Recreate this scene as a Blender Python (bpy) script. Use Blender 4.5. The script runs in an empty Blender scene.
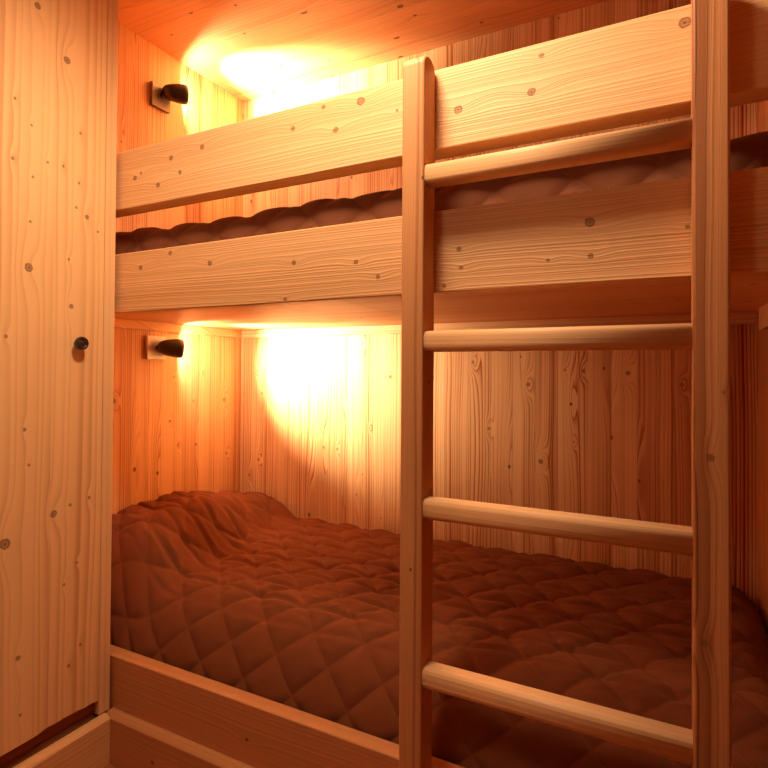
import bpy, bmesh, math, random
from mathutils import Vector, Matrix, noise as mnoise

C = bpy.context.scene.collection
scene = bpy.context.scene
R = math.radians

# ------------------------------------------------------------------ camera
cam_d = bpy.data.cameras.new('camera')
cam = bpy.data.objects.new('camera', cam_d)
C.objects.link(cam)
cam.location = (0, 0, 1.12)
FPX = 553.49
cam_d.sensor_fit = 'HORIZONTAL'
cam_d.sensor_width = 36.0
cam_d.lens = 36.0 * FPX / 768.0
cam_d.shift_y = -20.66 / 768.0
cam_d.clip_start = 0.02
yaw, pitch, roll = R(27.1743), R(0.7835), R(0.3633)
cam.matrix_world = (Matrix.Translation((0, 0, 1.12)) @ Matrix.Rotation(yaw, 4, 'Z')
                    @ Matrix.Rotation(R(90) + pitch, 4, 'X') @ Matrix.Rotation(roll, 4, 'Z'))
scene.camera = cam

# ------------------------------------------------------------------ world, room light, exposure
world = bpy.data.worlds.new('world')
scene.world = world
world.use_nodes = True
world.node_tree.nodes['Background'].inputs[0].default_value = (0.9, 0.7, 0.5, 1)
world.node_tree.nodes['Background'].inputs[1].default_value = 0.02

WARM = (1.0, 0.745, 0.49)      # halogen lamps of the room
WARM2 = (1.0, 0.83, 0.54)     # reading lamps
BEAM_W, SPILL_W = 180.0, 8.0


def downlight(loc, target, watts, size, blend):
    d = bpy.data.lights.new('ceiling_downlight', 'SPOT')
    d.energy = watts
    d.color = WARM
    d.spot_size = R(size)
    d.spot_blend = blend
    d.shadow_soft_size = 0.12
    o = bpy.data.objects.new('ceiling_downlight', d)
    o.location = loc
    o.rotation_mode = 'QUATERNION'
    o.rotation_quaternion = (Vector(target) - Vector(loc)).to_track_quat('-Z', 'Y')
    C.objects.link(o)


# the room's ceiling lamp (above the frame) and a weak downlight farther into the room
downlight((-0.55, 0.71, 2.25), (-0.58, 0.74, 0.0), 74.0, 172, 0.65)
downlight((-0.80, -0.30, 2.355), (-0.75, 0.75, 1.6), 22.0, 130, 1.0)

vs = scene.view_settings
vs.view_transform = 'Standard'
vs.look = 'None'
vs.exposure = 0.0
vs.gamma = 1.0
vs.use_curve_mapping = False
scene.cycles.diffuse_bounces = 6
scene.cycles.max_bounces = 12
scene.cycles.use_denoising = True
scene.cycles.caustics_reflective = False
scene.cycles.caustics_refractive = False

# ------------------------------------------------------------------ node helpers
class N:
    def __init__(s, name):
        s.m = bpy.data.materials.new(name)
        s.m.use_nodes = True
        s.t = s.m.node_tree
        s.t.nodes.clear()

    def node(s, typ, **kw):
        n = s.t.nodes.new(typ)
        for k, v in kw.items():
            setattr(n, k, v)
        return n

    def put(s, sock, v):
        if v is None:
            return
        if hasattr(v, 'is_output'):
            s.t.links.new(v, sock)
        else:
            sock.default_value = v

    def math(s, op, a, b=None, c=None, clamp=False):
        n = s.node('ShaderNodeMath', operation=op)
        n.use_clamp = clamp
        s.put(n.inputs[0], a)
        s.put(n.inputs[1], b)
        s.put(n.inputs[2], c)
        return n.outputs[0]

    def dot(s, v, w):
        n = s.node('ShaderNodeVectorMath', operation='DOT_PRODUCT')
        s.put(n.inputs[0], v)
        s.put(n.inputs[1], w)
        return n.outputs['Value']

    def comb(s, x, y, z=0.0):
        n = s.node('ShaderNodeCombineXYZ')
        s.put(n.inputs[0], x); s.put(n.inputs[1], y); s.put(n.inputs[2], z)
        return n.outputs[0]

    def sep(s, v):
        n = s.node('ShaderNodeSeparateXYZ')
        s.put(n.inputs[0], v)
        return n.outputs

    def noise(s, vec, scale=1.0, detail=2.0, rough=0.5, dim='3D', w=None):
        n = s.node('ShaderNodeTexNoise', noise_dimensions=dim)
        if dim == '1D':
            s.put(n.inputs['W'], w)
        else:
            s.put(n.inputs['Vector'], vec)
        s.put(n.inputs['Scale'], scale)
        s.put(n.inputs['Detail'], detail)
        s.put(n.inputs['Roughness'], rough)
        return n.outputs[0]

    def ss(s, v, a, b, lo=0.0, hi=1.0):
        n = s.node('ShaderNodeMapRange', interpolation_type='SMOOTHSTEP')
        s.put(n.inputs[0], v); s.put(n.inputs[1], a); s.put(n.inputs[2], b)
        s.put(n.inputs[3], lo); s.put(n.inputs[4], hi)
        return n.outputs[0]

    def mix(s, f, a, b):
        n = s.node('ShaderNodeMix', data_type='RGBA')
        s.put(n.inputs[0], f); s.put(n.inputs[6], a); s.put(n.inputs[7], b)
        return n.outputs[2]

    def bump(s, h, strength, dist=0.002):
        n = s.node('ShaderNodeBump')
        s.put(n.inputs['Strength'], strength)
        s.put(n.inputs['Distance'], dist)
        s.put(n.inputs['Height'], h)
        return n.outputs[0]

    def bsdf(s, color, rough, normal=None, metallic=0.0, spec=0.5, **kw):
        b = s.node('ShaderNodeBsdfPrincipled')
        s.put(b.inputs['Base Color'], color)
        s.put(b.inputs['Roughness'], rough)
        s.put(b.inputs['Metallic'], metallic)
        s.put(b.inputs['Specular IOR Level'], spec)
        if normal is not None:
            s.put(b.inputs['Normal'], normal)
        for k, v in kw.items():
            s.put(b.inputs[k.replace('_', ' ')], v)
        o = s.node('ShaderNodeOutputMaterial')
        s.t.links.new(b.outputs[0], o.inputs[0])
        return s.m


LIGHT = (0.800, 0.459, 0.219, 1)
DARK = (0.520, 0.219, 0.074, 1)
KNOT = (0.12, 0.048, 0.020, 1)


def wood(name, along, across, seed=0.0, ring=70.0, warp=0.03, contrast=0.8, plank=None,
         light=LIGHT, dark=DARK, knot=KNOT, knots=(), rnd=(2.2, 6.0, 0.55, 0.004, 0.011),
         bump=0.25, fiber=0.22, rough=0.5, tone=0.28, joint=0.5, wa=1.0, wc=4.0, swirl=3.0,
         spec=0.3, stripes=(), kr=0.85, lens=90.0):
    """Pine: latewood lines wrapped around knots; `knots` = (along, across, radius) in metres."""
    n = N(name)
    pos = n.node('ShaderNodeNewGeometry').outputs['Position']
    a = n.dot(pos, along)
    c = n.dot(pos, across)
    r1 = r2 = None
    edge = None
    if plank:
        v1 = n.node('ShaderNodeTexVoronoi', voronoi_dimensions='1D', feature='F1')
        wv = n.math('ADD', c, seed * 3.17)
        n.put(v1.inputs['W'], wv)
        v1.inputs['Scale'].default_value = 1 / plank
        v1.inputs['Randomness'].default_value = 0.65
        col = n.sep(v1.outputs['Color'])
        r1, r2 = col[0], col[1]
        v2 = n.node('ShaderNodeTexVoronoi', voronoi_dimensions='1D', feature='DISTANCE_TO_EDGE')
        n.put(v2.inputs['W'], wv)
        v2.inputs['Scale'].default_value = 1 / plank
        v2.inputs['Randomness'].default_value = 0.65
        edge = n.math('MULTIPLY', v2.outputs['Distance'], plank)
        a_s = n.math('MULTIPLY_ADD', r1, 9.7, a)
        zz = n.math('MULTIPLY_ADD', r2, 23.0, seed)
    else:
        a_s = n.math('ADD', a, seed * 1.31)
        zz = seed
    # slow wander of the grain
    n1 = n.noise(n.comb(n.math('MULTIPLY', a_s, wa), n.math('MULTIPLY', c, wc), zz), 1.0, 2.0)
    v = n.math('MULTIPLY_ADD', n.math('SUBTRACT', n1, 0.5), warp, c)
    phase = n.math('MULTIPLY', v, ring)
    if plank:
        phase = n.math('MULTIPLY_ADD', r2, 37.0, phase)
    core = None

    def add_core(k):
        nonlocal core
        core = k if core is None else n.math('MAXIMUM', core, k)

    # small scattered knots
    if rnd:
        ka, kc, thr, rmin, rmax = rnd
        vk = n.node('ShaderNodeTexVoronoi', voronoi_dimensions='3D', feature='F1')
        sc = n.comb(n.math('MULTIPLY', a_s, ka), n.math('MULTIPLY', c, kc), n.math('FLOOR', n.math('MULTIPLY', zz, 5.0)))
        n.put(vk.inputs['Vector'], sc)
        vk.inputs['Scale'].default_value = 1.0
        sv = n.node('ShaderNodeVectorMath', operation='SUBTRACT')
        n.put(sv.inputs[0], sc)
        n.put(sv.inputs[1], vk.outputs['Position'])
        d = n.sep(sv.outputs[0])
        rc = n.sep(vk.outputs['Color'])
        pres = n.math('GREATER_THAN', rc[0], thr)
        rad = n.math('MULTIPLY_ADD', n.math('POWER', rc[1], 2.0), rmax - rmin, rmin)
        da = n.math('DIVIDE', n.math('MULTIPLY', d[0], 1 / ka), rad)
        dc = n.math('DIVIDE', n.math('MULTIPLY', d[1], 1 / kc), rad)
        da2 = n.math('MULTIPLY', da, da)
        dc2 = n.math('MULTIPLY', dc, dc)
        q = n.math('MULTIPLY_ADD', da2, 1 / lens, n.math('MULTIPLY', dc2, 1 / 12.0))
        g = n.math('EXPONENT', n.math('MULTIPLY', q, -1.0))
        amp = n.math('MULTIPLY', n.math('MULTIPLY', pres, rad), ring * swirl)
        phase = n.math('MULTIPLY_ADD', g, amp, phase)
        dist = n.math('SQRT', n.math('MULTIPLY_ADD', da2, 0.55, dc2))
        add_core(n.math('MULTIPLY', n.ss(dist, 1.1, 0.6), pres))
    for (ka0, kc0, rad) in knots:
        rad = rad * kr
        da = n.math('MULTIPLY_ADD', a, 1 / rad, -ka0 / rad)
        dc = n.math('MULTIPLY_ADD', c, 1 / rad, -kc0 / rad)
        da2 = n.math('MULTIPLY', da, da)
        dc2 = n.math('MULTIPLY', dc, dc)
        q = n.math('MULTIPLY_ADD', da2, 1 / 45.0, n.math('MULTIPLY', dc2, 1 / 6.0))
        g = n.math('EXPONENT', n.math('MULTIPLY', q, -1.0))
        phase = n.math('MULTIPLY_ADD', g, ring * swirl * rad, phase)
        dist = n.math('SQRT', n.math('MULTIPLY_ADD', da2, 0.85, dc2))
        wob = n.noise(n.comb(n.math('MULTIPLY', a, 0.9 / rad), n.math('MULTIPLY', c, 0.9 / rad), ka0 * 31.0), 1.0, 2.0)
        dist = n.math('MULTIPLY_ADD', n.math('SUBTRACT', wob, 0.5), 0.7, dist)
        # dark rim, paler heart, dark pith
        add_core(n.math('MULTIPLY', n.ss(dist, 1.12, 0.85), n.math('ADD', n.ss(dist, 0.55, 1.0, 0.65, 1.0), n.ss(dist, 0.3, 0.05, 0.0, 0.4))))
    # latewood lines
    jit = n.noise(None, 1.0, 2.0, 0.6, '1D', n.math('MULTIPLY', phase, 0.31))
    ph2 = n.math('MULTIPLY_ADD', jit, 3.2, phase)
    t = n.math('FRACT', ph2)
    lat = n.math('MULTIPLY', n.math('POWER', t, 2.4), n.ss(t, 1.0, 0.90))
    big = n.noise(n.comb(n.math('MULTIPLY', a_s, 0.8), n.math('MULTIPLY', c, 11.0), zz), 1.0, 2.0)
    con = n.math('MULTIPLY', n.ss(big, 0.3, 0.72, 0.35, 1.1), contrast)
    fib = n.noise(n.comb(n.math('MULTIPLY', a_s, 7.0), n.math('MULTIPLY', c, 420.0), zz), 1.0, 2.0)
    f = n.math('MULTIPLY', lat, con)
    f = n.math('MULTIPLY_ADD', n.math('SUBTRACT', fib, 0.42), fiber, f)
    f = n.math('MULTIPLY_ADD', n.math('SUBTRACT', big, 0.45), 0.55, f)
    if plank:
        f = n.math('MULTIPLY_ADD', n.math('SUBTRACT', r1, 0.5), tone, f)
    for c0, w_, st_ in stripes:
        dd = n.math('ABSOLUTE', n.math('SUBTRACT', v, c0))
        f = n.math('MULTIPLY_ADD', n.ss(dd, w_, w_ * 0.3), st_, f)
    f = n.math('MAXIMUM', n.math('MINIMUM', f, 1.6), -0.1)
    col = n.mix(f, light, dark)
    n.t.nodes[-1].clamp_factor = False
    if plank:
        col = n.mix(n.math('MULTIPLY', n.ss(edge, 0.0013, 0.0003), joint), col, (0.22, 0.10, 0.035, 1))
    if core is not None:
        kn = n.noise(n.comb(n.math('MULTIPLY', a, 150.0), n.math('MULTIPLY', c, 150.0), zz), 1.0, 1.0)
        kc_ = n.mix(kn, knot, (knot[0] * 2.0, knot[1] * 2.0, knot[2] * 2.0, 1))
        col = n.mix(n.math('MINIMUM', n.math('MULTIPLY', core, 0.95), 1.0), col, kc_)
    h = n.math('MULTIPLY_ADD', fib, 0.35, lat)
    if plank:
        h = n.math('SUBTRACT', h, n.math('MULTIPLY', n.ss(edge, 0.0016, 0.0003), 1.2))
    nor = n.bump(h, bump, 0.0015)
    return n.bsdf(col, rough, nor, spec=spec)


def plain(name, color, rough=0.4, metallic=0.0, spec=0.5, var=0.15, scale=60.0):
    n = N(name)
    pos = n.node('ShaderNodeNewGeometry').outputs['Position']
    k = n.noise(pos, scale, 3.0)
    c1 = tuple(x * (1 - var) for x in color) + (1,)
    c2 = tuple(min(1, x * (1 + var)) for x in color) + (1,)
    return n.bsdf(n.mix(k, c1, c2), n.ss(k, 0.2, 0.8, rough * 0.9, rough * 1.1), None, metallic, spec)


def fabric(name, color):
    n = N(name)
    pos = n.node('ShaderNodeNewGeometry').outputs['Position']
    k = n.noise(pos, 9.0, 3.0)
    w = n.noise(pos, 900.0, 1.0)
    d = n.math('MULTIPLY_ADD', w, 0.3, n.math('MULTIPLY', k, 0.7))
    c1 = tuple(x * 0.85 for x in color) + (1,)
    c2 = tuple(x * 1.15 for x in color) + (1,)
    uv = n.sep(n.node('ShaderNodeUVMap', uv_map='stitch').outputs[0])
    e = []
    for q in (uv[0], uv[1]):
        e.append(n.math('ABSOLUTE', n.math('SUBTRACT', q, n.math('ROUND', q))))
    m = n.math('MINIMUM', e[0], e[1])
    line = n.ss(m, 0.035, 0.012)
    col = n.mix(n.math('MULTIPLY', line, 0.10), n.mix(d, c1, c2), tuple(min(1, x * 1.9) for x in color) + (1,))
    h = n.math('MULTIPLY_ADD', n.noise(pos, 38.0, 2.0), 1.2, n.math('MULTIPLY', w, 0.4))
    h = n.math('SUBTRACT', h, n.math('MULTIPLY', n.ss(m, 0.07, 0.0), 1.2))
    nor = n.bump(h, 0.4, 0.002)
    return n.bsdf(col, 0.9, nor, spec=0.1, Sheen_Weight=0.08, Sheen_Roughness=0.5,
                  Sheen_Tint=(0.9, 0.5, 0.3, 1))


# ------------------------------------------------------------------ mesh helpers
def new_obj(name, bm, mat, parent=None, smooth=False, bevel=0.0, seg=2):
    me = bpy.data.meshes.new(name)
    bmesh.ops.recalc_face_normals(bm, faces=bm.faces)
    if parent is not None:
        bmesh.ops.translate(bm, verts=bm.verts, vec=-root_loc(parent))
    bm.to_mesh(me)
    bm.free()
    o = bpy.data.objects.new(name, me)
    C.objects.link(o)
    if mat:
        me.materials.append(mat)
    if smooth:
        for p in me.polygons:
            p.use_smooth = True
    if bevel:
        b = o.modifiers.new('bevel', 'BEVEL')
        b.width = bevel
        b.segments = seg
        b.limit_method = 'ANGLE'
        b.angle_limit = R(35)
        for p in me.polygons:
            p.use_smooth = True
        w = o.modifiers.new('wn', 'WEIGHTED_NORMAL')
        w.keep_sharp = True
    if parent is not None:
        o.parent = parent
    return o


def root_loc(o):
    v = Vector(o.location)
    while o.parent is not None:
        o = o.parent
        v = v + Vector(o.location)
    return v


def thing(name, label, cat, loc, group=None):
    o = bpy.data.objects.new(name, None)
    o.empty_display_size = 0.1
    o.location = loc
    C.objects.link(o)
    o['label'] = label
    o['category'] = cat
    if group:
        o['group'] = group
    return o


def box(bm, x0, x1, y0, y1, z0, z1):
    vs_ = [bm.verts.new(p) for p in ((x0, y0, z0), (x1, y0, z0), (x1, y1, z0), (x0, y1, z0),
                                     (x0, y0, z1), (x1, y0, z1), (x1, y1, z1), (x0, y1, z1))]
    for f in ((0, 3, 2, 1), (4, 5, 6, 7), (0, 1, 5, 4), (1, 2, 6, 5), (2, 3, 7, 6), (3, 0, 4, 7)):
        bm.faces.new([vs_[i] for i in f])
    return vs_


def bx(name, mat, parent, x0, x1, y0, y1, z0, z1, bevel=0.002):
    bm = bmesh.new()
    box(bm, x0, x1, y0, y1, z0, z1)
    return new_obj(name, bm, mat, parent, bevel=bevel)


def struct(name, mat, x0, x1, y0, y1, z0, z1, bevel=0.0):
    o = bx(name, mat, None, x0, x1, y0, y1, z0, z1, bevel)
    o['kind'] = 'structure'
    return o


def prism(bm, pts, axis, lo_, hi_):
    """extrude a closed outline; pts in the other two axes in order (x,y,z without axis)"""
    def mk(p, t):
        if axis == 'X':
            return (t, p[0], p[1])
        if axis == 'Y':
            return (p[0], t, p[1])
        return (p[0], p[1], t)
    A = [bm.verts.new(mk(p, lo_)) for p in pts]
    B = [bm.verts.new(mk(p, hi_)) for p in pts]
    k = len(pts)
    for i in range(k):
        bm.faces.new((A[i], A[(i + 1) % k], B[(i + 1) % k], B[i]))
    bm.faces.new(A[::-1])
    bm.faces.new(B)


def lathe(bm, prof, origin, axis, seg=40):
    """revolve (dist along axis, radius) profile around axis from origin"""
    ax = Vector(axis).normalized()
    u = ax.orthogonal().normalized()
    w = ax.cross(u)
    rings = []
    for d, r in prof:
        ctr = Vector(origin) + ax * d
        if r < 1e-6:
            rings.append([bm.verts.new(ctr)])
        else:
            rings.append([bm.verts.new(ctr + (u * math.cos(2 * math.pi * i / seg) + w * math.sin(2 * math.pi * i / seg)) * r)
                          for i in range(seg)])
    for p, q in zip(rings, rings[1:]):
        for i in range(seg):
            j = (i + 1) % seg
            if len(p) == 1 and len(q) == 1:
                continue
            if len(p) == 1:
                bm.faces.new((p[0], q[i], q[j]))
            elif len(q) == 1:
                bm.faces.new((p[i], q[0], p[j]))
            else:
                bm.faces.new((p[i], q[i], q[j], p[j]))


def tube(bm, a, b, r, seg=16):
    a, b = Vector(a), Vector(b)
    L = (b - a).length
    lathe(bm, [(0, 0), (0, r), (L, r), (L, 0)], a, b - a, seg)


# ------------------------------------------------------------------ dimensions (metres)
XW, XR = -1.763, 0.238        # end walls of the bunk niche
YB, YF = 1.982, 1.086         # back wall, front plane of the bunk boards
XC = -1.435                   # wardrobe front
HC = 2.371                    # ceiling
RX, RY = 1.25, -1.3           # rest of the room

# ------------------------------------------------------------------ setting


def shift(kn, dz):
    return [(a_, c_ + dz, r_) for a_, c_, r_ in kn]


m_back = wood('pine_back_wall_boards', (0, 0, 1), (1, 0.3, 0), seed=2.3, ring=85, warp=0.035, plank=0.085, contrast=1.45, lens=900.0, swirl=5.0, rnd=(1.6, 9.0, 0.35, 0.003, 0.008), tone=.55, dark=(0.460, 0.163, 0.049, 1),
              stripes=[(-.355 + .3 * 1.982, .016, .55), (-.263 + .3 * 1.982, .005, .6), (.01 + .3 * 1.982, .006, .7), (.17 + .3 * 1.982, .085, .55), (-.035 + .3 * 1.982, .012, .35)],  # broad stripe at the right end is the niche's shade put into the wood colour
              knots=shift([(1.155, -0.645, .007), (1.075, -0.442, .008), (.806, -0.397, .010), (.912, -0.584, .006),
                           (1.124, -0.257, .006), (1.127, -0.316, .005), (1.118, -0.117, .008), (1.082, 0.039, .007),
                           (.881, -0.286, .004), (.714, -1.655, .007), (.639, -1.709, .007), (.887, -1.08, .004),
                           (1.096, -0.99, .007), (1.107, -1.674, .004), (.791, -1.237, .005)], 0.3 * YB))
m_left = wood('pine_left_wall_boards', (0, 0, 1), (0.3, 1, 0), seed=7.1, ring=85, warp=0.03, plank=0.085, contrast=1.45, lens=900.0, swirl=5.0, rnd=(1.6, 9.0, 0.35, 0.003, 0.008), tone=.5, dark=(0.460, 0.163, 0.049, 1),
              knots=shift([(1.006, 1.322, .009), (.915, 1.573, .007), (1.09, 1.591, .005), (1.106, 1.746, .004),
                           (.986, 1.873, .009), (.747, 1.892, .006), (.815, 1.615, .006), (.989, 1.692, .004)], 0.3 * XW))
m_right = wood('pine_right_wall_boards', (0, 0, 1), (0.3, 1, 0), seed=11.7, ring=85, warp=0.03, plank=0.085, contrast=1.45, lens=900.0, swirl=5.0, rnd=(1.6, 9.0, 0.35, 0.003, 0.008), tone=.5, light=(0.56, 0.23, 0.085, 1), dark=(0.36, 0.125, 0.04, 1))  # darker pine than the left wall: the dim end is painted into its colour
m_room = wood('stained_room_wall_boards', (0, 0, 1), (1, 1, 0), seed=5.7, ring=60, warp=0.03, plank=0.11, rnd=None,
              light=(0.36, 0.17, 0.075, 1), dark=(0.22, 0.085, 0.03, 1))
m_ceil = wood('pine_ceiling_boards', (1, 0, 0), (0, 1, 0.3), seed=4.4, ring=55, warp=0.05, plank=0.14, contrast=0.6,
              light=(0.800, 0.430, 0.205, 1), dark=(0.520, 0.200, 0.070, 1), rnd=(3.2, 7.0, 0.35, 0.005, 0.012))
m_floor = wood('pine_floor_boards', (1, 0, 0), (0, 1, 0.3), seed=9.2, ring=55, warp=0.05, plank=0.12,
               light=(0.36, 0.125, 0.05, 1), dark=(0.24, 0.07, 0.025, 1), rough=0.35)
m_base = wood('pine_skirting_left', (0, 1, 0), (0.5, 0, 1), seed=3.0, ring=70, warp=0.03, contrast=0.7,
              light=(0.740, 0.391, 0.162, 1), rnd=None)
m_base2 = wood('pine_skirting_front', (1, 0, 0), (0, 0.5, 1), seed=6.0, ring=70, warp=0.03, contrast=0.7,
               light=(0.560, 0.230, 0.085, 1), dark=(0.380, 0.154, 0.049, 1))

struct('floor', m_floor, XW - .1, RX, RY, YB + .1, -0.1, 0.0)
struct('ceiling', m_ceil, XW - .1, RX, RY, YB + .1, HC, HC + 0.1)
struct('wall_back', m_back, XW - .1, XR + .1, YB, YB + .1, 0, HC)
struct('wall_left', m_left, XW - .1, XW, RY, YB, 0, HC)
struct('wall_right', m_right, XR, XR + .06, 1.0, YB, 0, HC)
struct('wall_return', m_room, XR + .06, RX, 1.0, 1.06, 0, HC)
struct('wall_side', m_room, RX, RX + .1, RY, 1.06, 0, HC)
struct('wall_front', m_room, XW - .1, RX + .1, RY - .1, RY, 0, HC)

# skirting boards, mitred at the inner corner
bm = bmesh.new()
prism(bm, [(XC, 0), (XC + .026, 0), (XC + .026, .127), (XC + .020, .134), (XC + .012, .139), (XC, .139)], 'Y', 0.0, 1.058)
bl = new_obj('baseboard_left', bm, m_base, bevel=.0012)
bl['kind'] = 'structure'
bm = bmesh.new()
prism(bm, [(1.086, 0), (1.058, 0), (1.058, .127), (1.063, .134), (1.071, .139), (1.086, .139)], 'X', XC, XR)
bf = new_obj('baseboard_back', bm, m_base2, bevel=.0012)
bf['kind'] = 'structure'

# ------------------------------------------------------------------ wardrobe on the left
cab_knots = [(0.842, 2.049, .009), (0.921, 1.948, .011), (0.79, 1.788, .004), (0.831, 1.737, .004), (0.962, 1.767, .004),
             (0.787, 1.638, .005), (0.873, 1.657, .004), (0.915, 1.661, .004), (0.836, 1.607, .004), (0.96, 1.629, .004),
             (0.83, 1.375, .012), (0.831, 1.492, .004), (0.953, 1.56, .004), (0.984, 1.542, .007), (1.018, 1.508, .004),
             (0.934, 1.415, .004), (0.942, 1.289, .007), (0.778, 1.198, .005), (0.825, 0.967, .005), (0.837, 0.877, .004),
             (0.902, 0.739, .010), (0.947, 0.753, .005), (1.002, 0.762, .005), (0.783, 0.693, .014), (0.969, 0.592, .004),
             (0.933, 0.544, .004), (0.818, 0.402, .007), (0.825, 0.258, .004), (0.949, 0.321, .005), (0.982, 0.364, .004)]
m_door = wood('pine_wardrobe_door', (0, 0, 1), (0.4, 1, 0), seed=1.9, ring=42, warp=0.045, plank=0.16, contrast=1.05, wa=0.8,
              knots=[(z_, y_ + 0.4 * XC, r_) for y_, z_, r_ in cab_knots], rnd=None, bump=0.12, swirl=2.6, tone=0.12,
              joint=0.12, rough=0.42, light=(0.830, 0.480, 0.215, 1), dark=(0.600, 0.276, 0.106, 1))
m_stile = wood('pine_wardrobe_frame', (0, 0, 1), (0.6, 1, 0), seed=8.2, ring=90, warp=0.015, contrast=0.5, rnd=None, bump=0.1,
               light=(0.780, 0.450, 0.208, 1))
m_dark = wood('pine_wardrobe_plinth', (0, 1, 0), (0.5, 0, 1), seed=2.2, ring=60, rnd=None, light=(0.42, 0.155, 0.055, 1),
              dark=(0.160, 0.049, 0.018, 1))
ward = thing('wardrobe', 'tall built-in knotty pine wardrobe beside the left end of the bunk bed', 'wardrobe', (-1.6, 0.6, 0.0))
bm = bmesh.new()
box(bm, XW + .001, XC - .021, 0.02, 1.0745, .190, HC - .004)
new_obj('carcass', bm, m_stile, ward)
bx('frame_stile', m_stile, ward, XC - .0205, XC, 1.040, 1.0745, .1395, HC - .004, .0015)
bx('frame_stile', m_stile, ward, XC - .0205, XC, 0.02, 0.055, .1395, HC - .004, .0015)
bx('plinth', m_dark, ward, XW + .001, XC - .022, 0.021, 1.073, 0.0, .1895, .0)
# a splintered lower edge on the door
rnd_ = random.Random(4)
out = [(0.4905, HC - .006), (0.4905, .182)]
yy = 0.62
while yy < 1.036:
    z_ = .182 + (0.0 if yy < 0.86 else rnd_.uniform(0, .005) + (.004 if 0.88 < yy < 0.95 else 0))
    out.append((yy, z_))
    yy += 0.014 if yy > 0.78 else 0.06
out += [(1.0388, .181), (1.0388, HC - .006)]
bm = bmesh.new()
prism(bm, out, 'X', XC - .0205, XC)
door = new_obj('door', bm, m_door, ward, bevel=.001, seg=1)
bx('door', m_door, ward, XC - .0205, XC, 0.0575, 0.4875, .182, HC - .006, .0015)
m_knob = plain('dark_bronze', (0.035, 0.018, 0.010), 0.28, 0.0, 0.6)
bm = bmesh.new()
lathe(bm, [(0, 0), (0, .0075), (.006, .0070), (.012, .0075), (.015, .0150), (.019, .0178), (.026, .0182), (.029, .0170),
           (.0295, .0120), (.0280, .0105), (.0280, .0050), (.0295, .004), (.0295, 0)], (XC, .958, 1.1895), (1, 0, 0), 48)
new_obj('knob', bm, m_knob, door, smooth=True, bevel=.0004)

# ------------------------------------------------------------------ bunk bed
rail_k = [(-1.225, 1.706, .008), (-1.109, 1.716, .008), (-1.37, 1.673, .008), (-1.19, 1.661, .007), (-1.275, 1.638, .008),
          (-1.345, 1.683, .005), (-0.81, 1.707, .007), (-0.688, 1.68, .008), (-0.722, 1.741, .006), (-0.621, 1.733, .011),
          (-0.529, 1.692, .004), (-0.388, 1.664, .010), (-0.237, 1.667, .009), (-0.218, 1.734, .006), (0.026, 1.729, .011)]
board_k = [(-1.224, 1.442, .007), (-1.342, 1.411, .008), (-1.077, 1.401, .008), (-0.804, 1.38, .007), (-0.631, 1.367, .006),
           (-0.829, 1.293, .006), (-0.574, 1.329, .006), (-0.129, 1.399, .010), (-0.128, 1.336, .006), (-0.205, 1.335, .004),
           (-0.385, 1.373, .006), (-0.38, 1.334, .005), (0.03, 1.372, .004), (-0.417, 1.299, .005)]
W8 = 0.8


def hk(kn, y=YF):
    return [(x_, z_ + W8 * y, r_) for x_, z_, r_ in kn]


m_rail = wood('brushed_pine_guard_rail', (1, 0, 0), (0, W8, 1), seed=1.2, ring=115, warp=0.035, wa=0.9, wc=5.0, contrast=0.42, knots=hk(rail_k),
              rnd=None, bump=0.4, swirl=1.7, light=(0.830, 0.494, 0.239, 1))
m_board = wood('brushed_pine_side_rail', (1, 0, 0), (0, W8, 1), seed=3.4, ring=130, warp=0.045, wa=0.9, wc=5.0, contrast=0.9, knots=hk(board_k),
               rnd=None, bump=0.4, swirl=1.7, light=(0.800, 0.459, 0.216, 1))
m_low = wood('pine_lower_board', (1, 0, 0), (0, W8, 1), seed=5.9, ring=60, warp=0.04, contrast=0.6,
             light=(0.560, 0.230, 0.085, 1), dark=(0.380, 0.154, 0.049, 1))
m_deck = wood('pine_deck_panel', (1, 0, 0), (0, 1, 0.6), seed=6.6, ring=60, warp=0.06, contrast=0.7, plank=0.2, joint=0.0,
              light=(0.820, 0.450, 0.220, 1), dark=(0.560, 0.195, 0.063, 1), rnd=(2.0, 4.0, .5, .005, .01))
m_bat = wood('pine_batten', (1, 0.9, 0), (0, 0.4, 1), seed=2.6, ring=90, rnd=None)

bunk = thing('bunk_bed', 'built-in pine bunk bed of brushed boards filling the niche behind the ladder', 'bunk bed', (-0.76, 1.5, 0.0))
bx('guard_rail', m_rail, bunk, XW + .001, XR - .001, YF, YF + .056, 1.588, 1.760, .0035)
bx('side_board', m_board, bunk, XW + .001, XR - .001, YF, YF + .045, 1.285, 1.459, .0035)
bx('deck_panel', m_deck, bunk, XW + .001, -.7615, YF + .0455, YB - .001, 1.302, 1.322, .0008)
bx('deck_panel', m_deck, bunk, -.7595, XR - .001, YF + .0455, YB - .001, 1.302, 1.322, .0008)
bx('batten', m_bat, bunk, XW + .001, XW + .021, YF + .046, YB - .022, 1.268, 1.3015, .0015)
bx('batten', m_bat, bunk, XW + .001, XR - .001, YB - .0215, YB - .001, 1.268, 1.3015, .0015)
bx('batten', m_bat, bunk, XR - .012, XR - .001, YF + .046, 1.86, 1.240, 1.3015, .0015)
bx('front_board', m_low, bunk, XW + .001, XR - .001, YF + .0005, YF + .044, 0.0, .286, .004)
bx('bed_base', m_deck, bunk, XW + .001, XR - .001, YF + .0445, YB - .001, .13, .16, .001)

# ------------------------------------------------------------------ quilts
QP = 0.112   # stitch spacing


def fbm(x, y, z=0.0, o=3):
    return mnoise.fractal((x, y, z), 1.0, 2.0, o)


def sm(a, b, x):
    t = max(0.0, min(1.0, (x - a) / (b - a)))
    return t * t * (3 - 2 * t)


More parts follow.
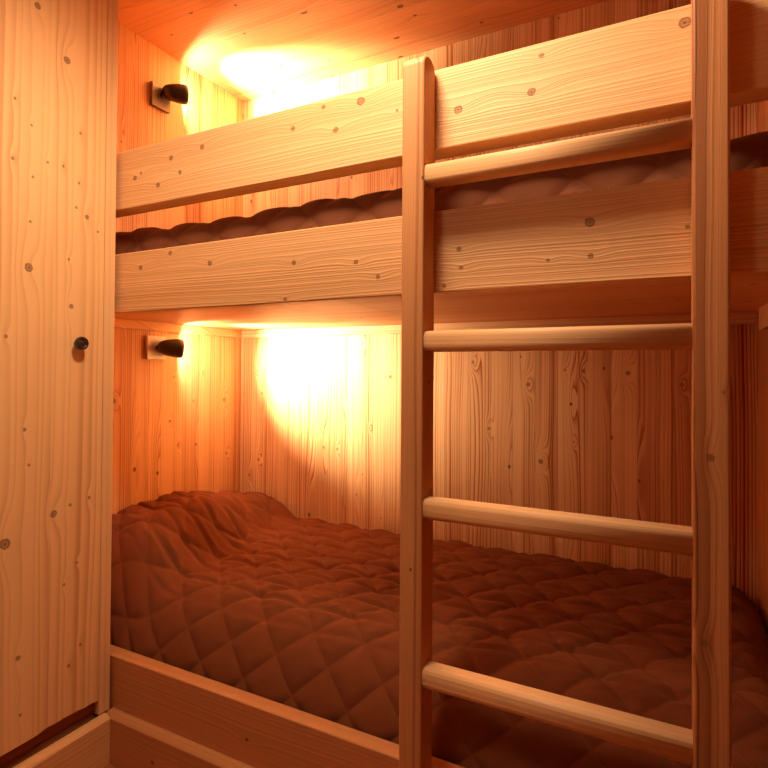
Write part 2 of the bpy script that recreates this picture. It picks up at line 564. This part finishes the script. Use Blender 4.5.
def quilt(name, mat, label, x0, x1, y0, y1, z_edge, z_bot, topf, rf, cat, puff, wr, step=0.0065, seed=0.0, zfront=None):
    """padded quilt: topf(x,y) height of the flat; rounded front of run rf; diamond stitching follows the surface"""
    nx = int((x1 - x0) / step) + 1
    # profile parameter along y with the rounded front sampled by angle
    ys = []
    nf = int(rf * 1.9 / step)
    for i in range(nf):
        th = (math.pi / 2) * i / nf
        ys.append((y0 + rf * (1 - math.cos(th)), math.sin(th)))
    nb = int((y1 - y0 - rf) / step)
    for i in range(nb + 1):
        ys.append((y0 + rf + (y1 - y0 - rf) * i / nb, 1.0))
    pts = []
    for i in range(nx + 1):
        x = x0 + (x1 - x0) * i / nx
        col = []
        s = 0.0
        py = pz = None
        for y, k in ys:
            top = topf(x, y)
            z = z_edge + (top - z_edge) * k
            # rounding at the two ends and the back
            for d, r in ((x - x0, .03), (x1 - x, .09), (y1 - y, .035)):
                if d < r:
                    z -= r * (1 - math.sqrt(max(0.0, 1 - ((r - d) / r) ** 2))) * .9
            if py is not None:
                s += math.hypot(y - py, z - pz)
            py, pz = y, z
            col.append([x, y, z, s])
        # arc length measured from the back so the flat part keeps its phase
        tot = s
        for c_ in col:
            c_[3] = c_[3] - tot + y1
        pts.append(col)
    # displacement along the normal
    bm_ = bmesh.new()
    uvl = bm_.loops.layers.uv.new('stitch')
    grid = []
    uvs = {}
    ny = len(ys)
    for i in range(nx + 1):
        row = []
        for j in range(ny):
            x, y, z, s = pts[i][j]
            i0, i1 = max(0, i - 1), min(nx, i + 1)
            j0, j1 = max(0, j - 1), min(ny - 1, j + 1)
            tx = Vector(pts[i1][j][:3]) - Vector(pts[i0][j][:3])
            ty = Vector(pts[i][j1][:3]) - Vector(pts[i][j0][:3])
            nrm = tx.cross(ty).normalized()
            wx = x + .010 * fbm(x * 3 + seed, s * 3, 1.0)
            wy = s + .010 * fbm(x * 3 + seed, s * 3, 5.0)
            u = ((wx + wy) * .70711 + .076) / QP + seed
            v = ((wx - wy) * .70711 + .002) / QP
            eu = 2 * abs(u - round(u))
            ev = 2 * abs(v - round(v))
            d = puff * ((1 - (1 - eu) ** 3.6) * (1 - (1 - ev) ** 3.6) - .5)
            flat = sm(.05, .20, y - y0)
            # puckers pulled out from the seams, and creases running along the bed through the stitch crossings
            edge_ = 1 - min(eu, ev)
            d += wr * .20 * edge_ * mnoise.noise((x * 24 + seed, s * 60, 3.0)) * (.3 + .7 * flat)
            q_ = (u - v) + .07 * mnoise.noise((x * 9, s * 9, 2.0))
            q_ = q_ - round(q_)
            d -= wr * flat * math.exp(-(q_ / .12) ** 2) * (.60 + .7 * mnoise.noise((x * 6 + seed, s * 6, 8.0)))
            cr = 1 - abs(mnoise.noise((x * 6 + seed * 3, s * 26 + 1.5 * fbm(x * 4, s * 4, 9.0), 7.0)))
            d += wr * .22 * (cr ** 6 - .3) * flat
            d += .0014 * flat * mnoise.noise((x * 14 + seed, s * 85, 21.0))
            d += .005 * mnoise.noise((x * 5 + seed, s * 6, 11.0))
            uvs[(i, j)] = (u, v)
            p = Vector((x, y, z)) + nrm * d
            p.x = min(max(p.x, x0 - .0), x1 + .0)
            p.y = min(max(p.y, y0 - .0), y1 + .0)
            row.append(bm_.verts.new(p))
        grid.append(row)
    for i in range(nx):
        for j in range(ny - 1):
            f_ = bm_.faces.new((grid[i][j], grid[i + 1][j], grid[i + 1][j + 1], grid[i][j + 1]))
            for lp, key in zip(f_.loops, ((i, j), (i + 1, j), (i + 1, j + 1), (i, j + 1))):
                lp[uvl].uv = uvs[key]
    # close downwards
    loop = [grid[i][0] for i in range(nx + 1)] + [grid[nx][j] for j in range(1, ny)] + \
           [grid[i][ny - 1] for i in range(nx - 1, -1, -1)] + [grid[0][j] for j in range(ny - 2, 0, -1)]
    low = [bm_.verts.new((q.co.x, q.co.y, z_bot)) for q in loop]
    k = len(loop)
    for i in range(k):
        bm_.faces.new((loop[i], loop[(i + 1) % k], low[(i + 1) % k], low[i]))
    bm_.faces.new(low)
    o = new_obj(name, bm_, mat, None, smooth=True)
    o['label'] = label
    o['category'] = cat
    return o


def low_top(x, y):
    z = .455 + .035 * sm(1.25, 1.9, y)
    # the pillow under the cover at the left end
    px = 1 - sm(-1.60, -1.36 - .04 * sm(1.2, 1.9, y), x)
    py = sm(1.02, 1.22, y) * (1 - .55 * sm(1.50, 2.02, y))
    z += .165 * px * py * (.90 + .10 * sm(1.08, 1.35, y))
    return z


def up_top(x, y):
    return 1.553 + .010 * mnoise.noise((x * 7, y * 3, 2.0)) + .003 * mnoise.noise((x * 15, y * 6, 5.0))


m_q1 = fabric('brown_quilt_cotton', (0.18, 0.050, 0.017))
m_q2 = fabric('brown_quilt_cotton_upper', (0.16, 0.056, 0.026))
quilt('quilted_bedspread', m_q1, 'brown diamond-quilted bedspread over the lower bunk, humped over a pillow at its left end',
      XW + .003, XR - .004, YF + .046, YB - .003, .20, .161, low_top, .20, 'bedspread', .011, .018)
quilt('quilted_bedspread', m_q2, 'brown diamond-quilted bedspread on the upper bunk, seen as a strip between the two boards',
      XW + .003, XR - .004, YF + .048, YB - .003, 1.44, 1.323, up_top, .06, 'bedspread', .0105, .003, step=.007, seed=3.4)

# ------------------------------------------------------------------ ladder
m_st = wood('pine_ladder_left_stile', (0, 0, 1), (1, 0.9, 0), seed=4.1, ring=150, warp=0.02, wa=1.2, wc=9.0, contrast=0.75,
            light=(0.640, 0.290, 0.115, 1), dark=(0.360, 0.125, 0.040, 1), rnd=(2.4, 9.0, .45, .003, .006), bump=.3, swirl=1.5, stripes=[(-.452 + .9 * 1.022, .006, .5)])
m_st2 = wood('pine_ladder_right_stile', (0, 0, 1), (1, 0.9, 0), seed=9.6, ring=130, warp=0.03, wa=1.2, wc=9.0, contrast=0.8,
             light=(0.580, 0.240, 0.090, 1), dark=(0.280, 0.085, 0.025, 1), rnd=None, stripes=[(.046 + .9 * 1.022, .019, .62)],
             knots=[(.985, .060 + .9 * 1.022, .007), (.69, .050 + .9 * 1.022, .007), (1.09, .078 + .9 * 1.022, .003)], bump=.3, swirl=2.0)
m_rg = wood('pine_ladder_rungs', (1, 0, 0), (0, 0.7, 1), seed=2.7, ring=120, warp=0.02, contrast=0.45, rnd=(3, 7, .75, .003, .006), bump=.2,
            light=(0.820, 0.486, 0.239, 1), dark=(0.580, 0.269, 0.106, 1))
lad = thing('bunk_ladder', 'upright pine ladder with two round-topped posts leaning flat against the bunk bed front', 'ladder', (-0.2, 1.05, 0.0))
S1, S2, S3, S4 = -.487, -.4376, .0354, .0879
Y0, Y1 = 1.022, 1.0845


def stile(x0, x1, mat, ztop):
    prof = [(Y0, 0), (Y1 - .030, 0), (Y1 - .030, .142), (Y1, .142)]
    n_ = 14
    for i in range(n_ + 1):
        th = math.pi * i / n_
        prof.append(((Y0 + Y1) / 2 + (Y1 - Y0) / 2 * math.cos(th), ztop - .026 + .026 * math.sin(th)))
    bm_ = bmesh.new()
    prism(bm_, prof, 'X', x0, x1)
    new_obj('stile', bm_, mat, lad, bevel=.005, seg=3)


stile(S1, S2, m_st, 1.770)
stile(S3, S4, m_st2, 1.770)
for zt in (1.541, 1.202, .864, .527, .190):
    # rounded D section
    yc, zc, hw, hh = 1.0485, zt - .0215, .0225, .0215
    pr = []
    for i in range(28):
        th = 2 * math.pi * i / 28
        cs, sn = math.cos(th), math.sin(th)
        e = .55
        pr.append((yc + hw * math.copysign(abs(cs) ** e, cs), zc + hh * math.copysign(abs(sn) ** e, sn)))
    bm = bmesh.new()
    prism(bm, pr, 'X', S2 - .001, S3 + .001)
    rg = new_obj('rung', bm, m_rg, lad)
    for p in rg.data.polygons:
        p.use_smooth = len(p.vertices) == 4

# ------------------------------------------------------------------ reading lamps
m_plate = plain('lamp_plate_steel', (0.26, 0.19, 0.14), 0.42, 0.5, 0.5, .08)
m_plate2 = plain('lamp_plate_white', (0.62, 0.55, 0.47), 0.4, 0.3, 0.5, .05)
m_shade = plain('lamp_shade_bronze', (0.050, 0.033, 0.022), 0.38, 0.3, 0.5, .1)
m_inner = plain('lamp_shade_inner_white', (0.8, 0.76, 0.68), 0.4)


def reading_lamp(zc, label, yc, mp, aim, beam, up, power, spill):
    t = thing('wall_lamp', label, 'wall lamp', (XW, yc, zc), 'reading lamps')
    bx('wall_plate', mp, t, XW + .0005, XW + .016, yc - .043, yc + .043, zc - .045, zc + .045, .0015)
    rear = Vector((XW + .030, yc - .006, zc + up))
    ax = Vector(aim).normalized()
    bm_ = bmesh.new()
    tube(bm_, (XW + .012, yc, zc), rear + ax * .006, .0065)
    new_obj('arm', bm_, m_shade, t, smooth=True, bevel=.0006)
    bm_ = bmesh.new()
    prof = [(0, 0), (0, .013), (.004, .0190), (.012, .0255), (.026, .0310), (.045, .0350), (.064, .0372), (.076, .0372),
            (.0765, .0357), (.064, .0355), (.045, .0333), (.026, .0292), (.016, .0235), (.012, .0150), (.012, 0)]
    prof = [(d_ * 1.15, r_) for d_, r_ in prof]
    lathe(bm_, prof, rear, ax, 48)
    sh = new_obj('shade', bm_, m_shade, t, smooth=True)
    bm_ = bmesh.new()
    lathe(bm_, [(.0125, 0), (.0125, .009), (.026, .009), (.034, .012), (.046, .016), (.056, .014), (.062, .008), (.064, 0)], rear, ax, 32)
    n = N('lamp_bulb_glass')
    em = n.node('ShaderNodeEmission')
    em.inputs[0].default_value = WARM + (1,)
    em.inputs[1].default_value = 30.0
    o_ = n.node('ShaderNodeOutputMaterial')
    n.t.links.new(em.outputs[0], o_.inputs[0])
    new_obj('bulb', bm_, n.m, t, smooth=True)
    for kind, watts in (('SPOT', power), ('POINT', spill)):      # reflector beam and bare-bulb spill
        l = bpy.data.lights.new('reading_bulb', kind)
        l.energy = watts
        l.color = WARM2
        l.shadow_soft_size = 0.007
        if kind == 'SPOT':
            l.spot_size = R(80)
            l.spot_blend = 1.0
        ob = bpy.data.objects.new('reading_bulb', l)
        ob.location = tuple(rear + ax * (.089 if kind == 'SPOT' else .079) - Vector((XW, yc, zc)))
        ob.rotation_mode = 'QUATERNION'
        ob.rotation_quaternion = (-Vector(beam).normalized()).to_track_quat('Z', 'Y')
        ob.parent = t
        C.objects.link(ob)
    return t


reading_lamp(2.176, 'dark cup-shaded reading lamp on the wall above the upper bunk', 1.500, m_plate, (.45, .87, .12), (.53, .79, .24), .018, BEAM_W * 1.35, SPILL_W * 1.3)
reading_lamp(1.203, 'dark cup-shaded reading lamp on the wall under the upper bunk', 1.492, m_plate2, (.47, .87, -.05), (.63, .77, -.12), .003, BEAM_W, SPILL_W)
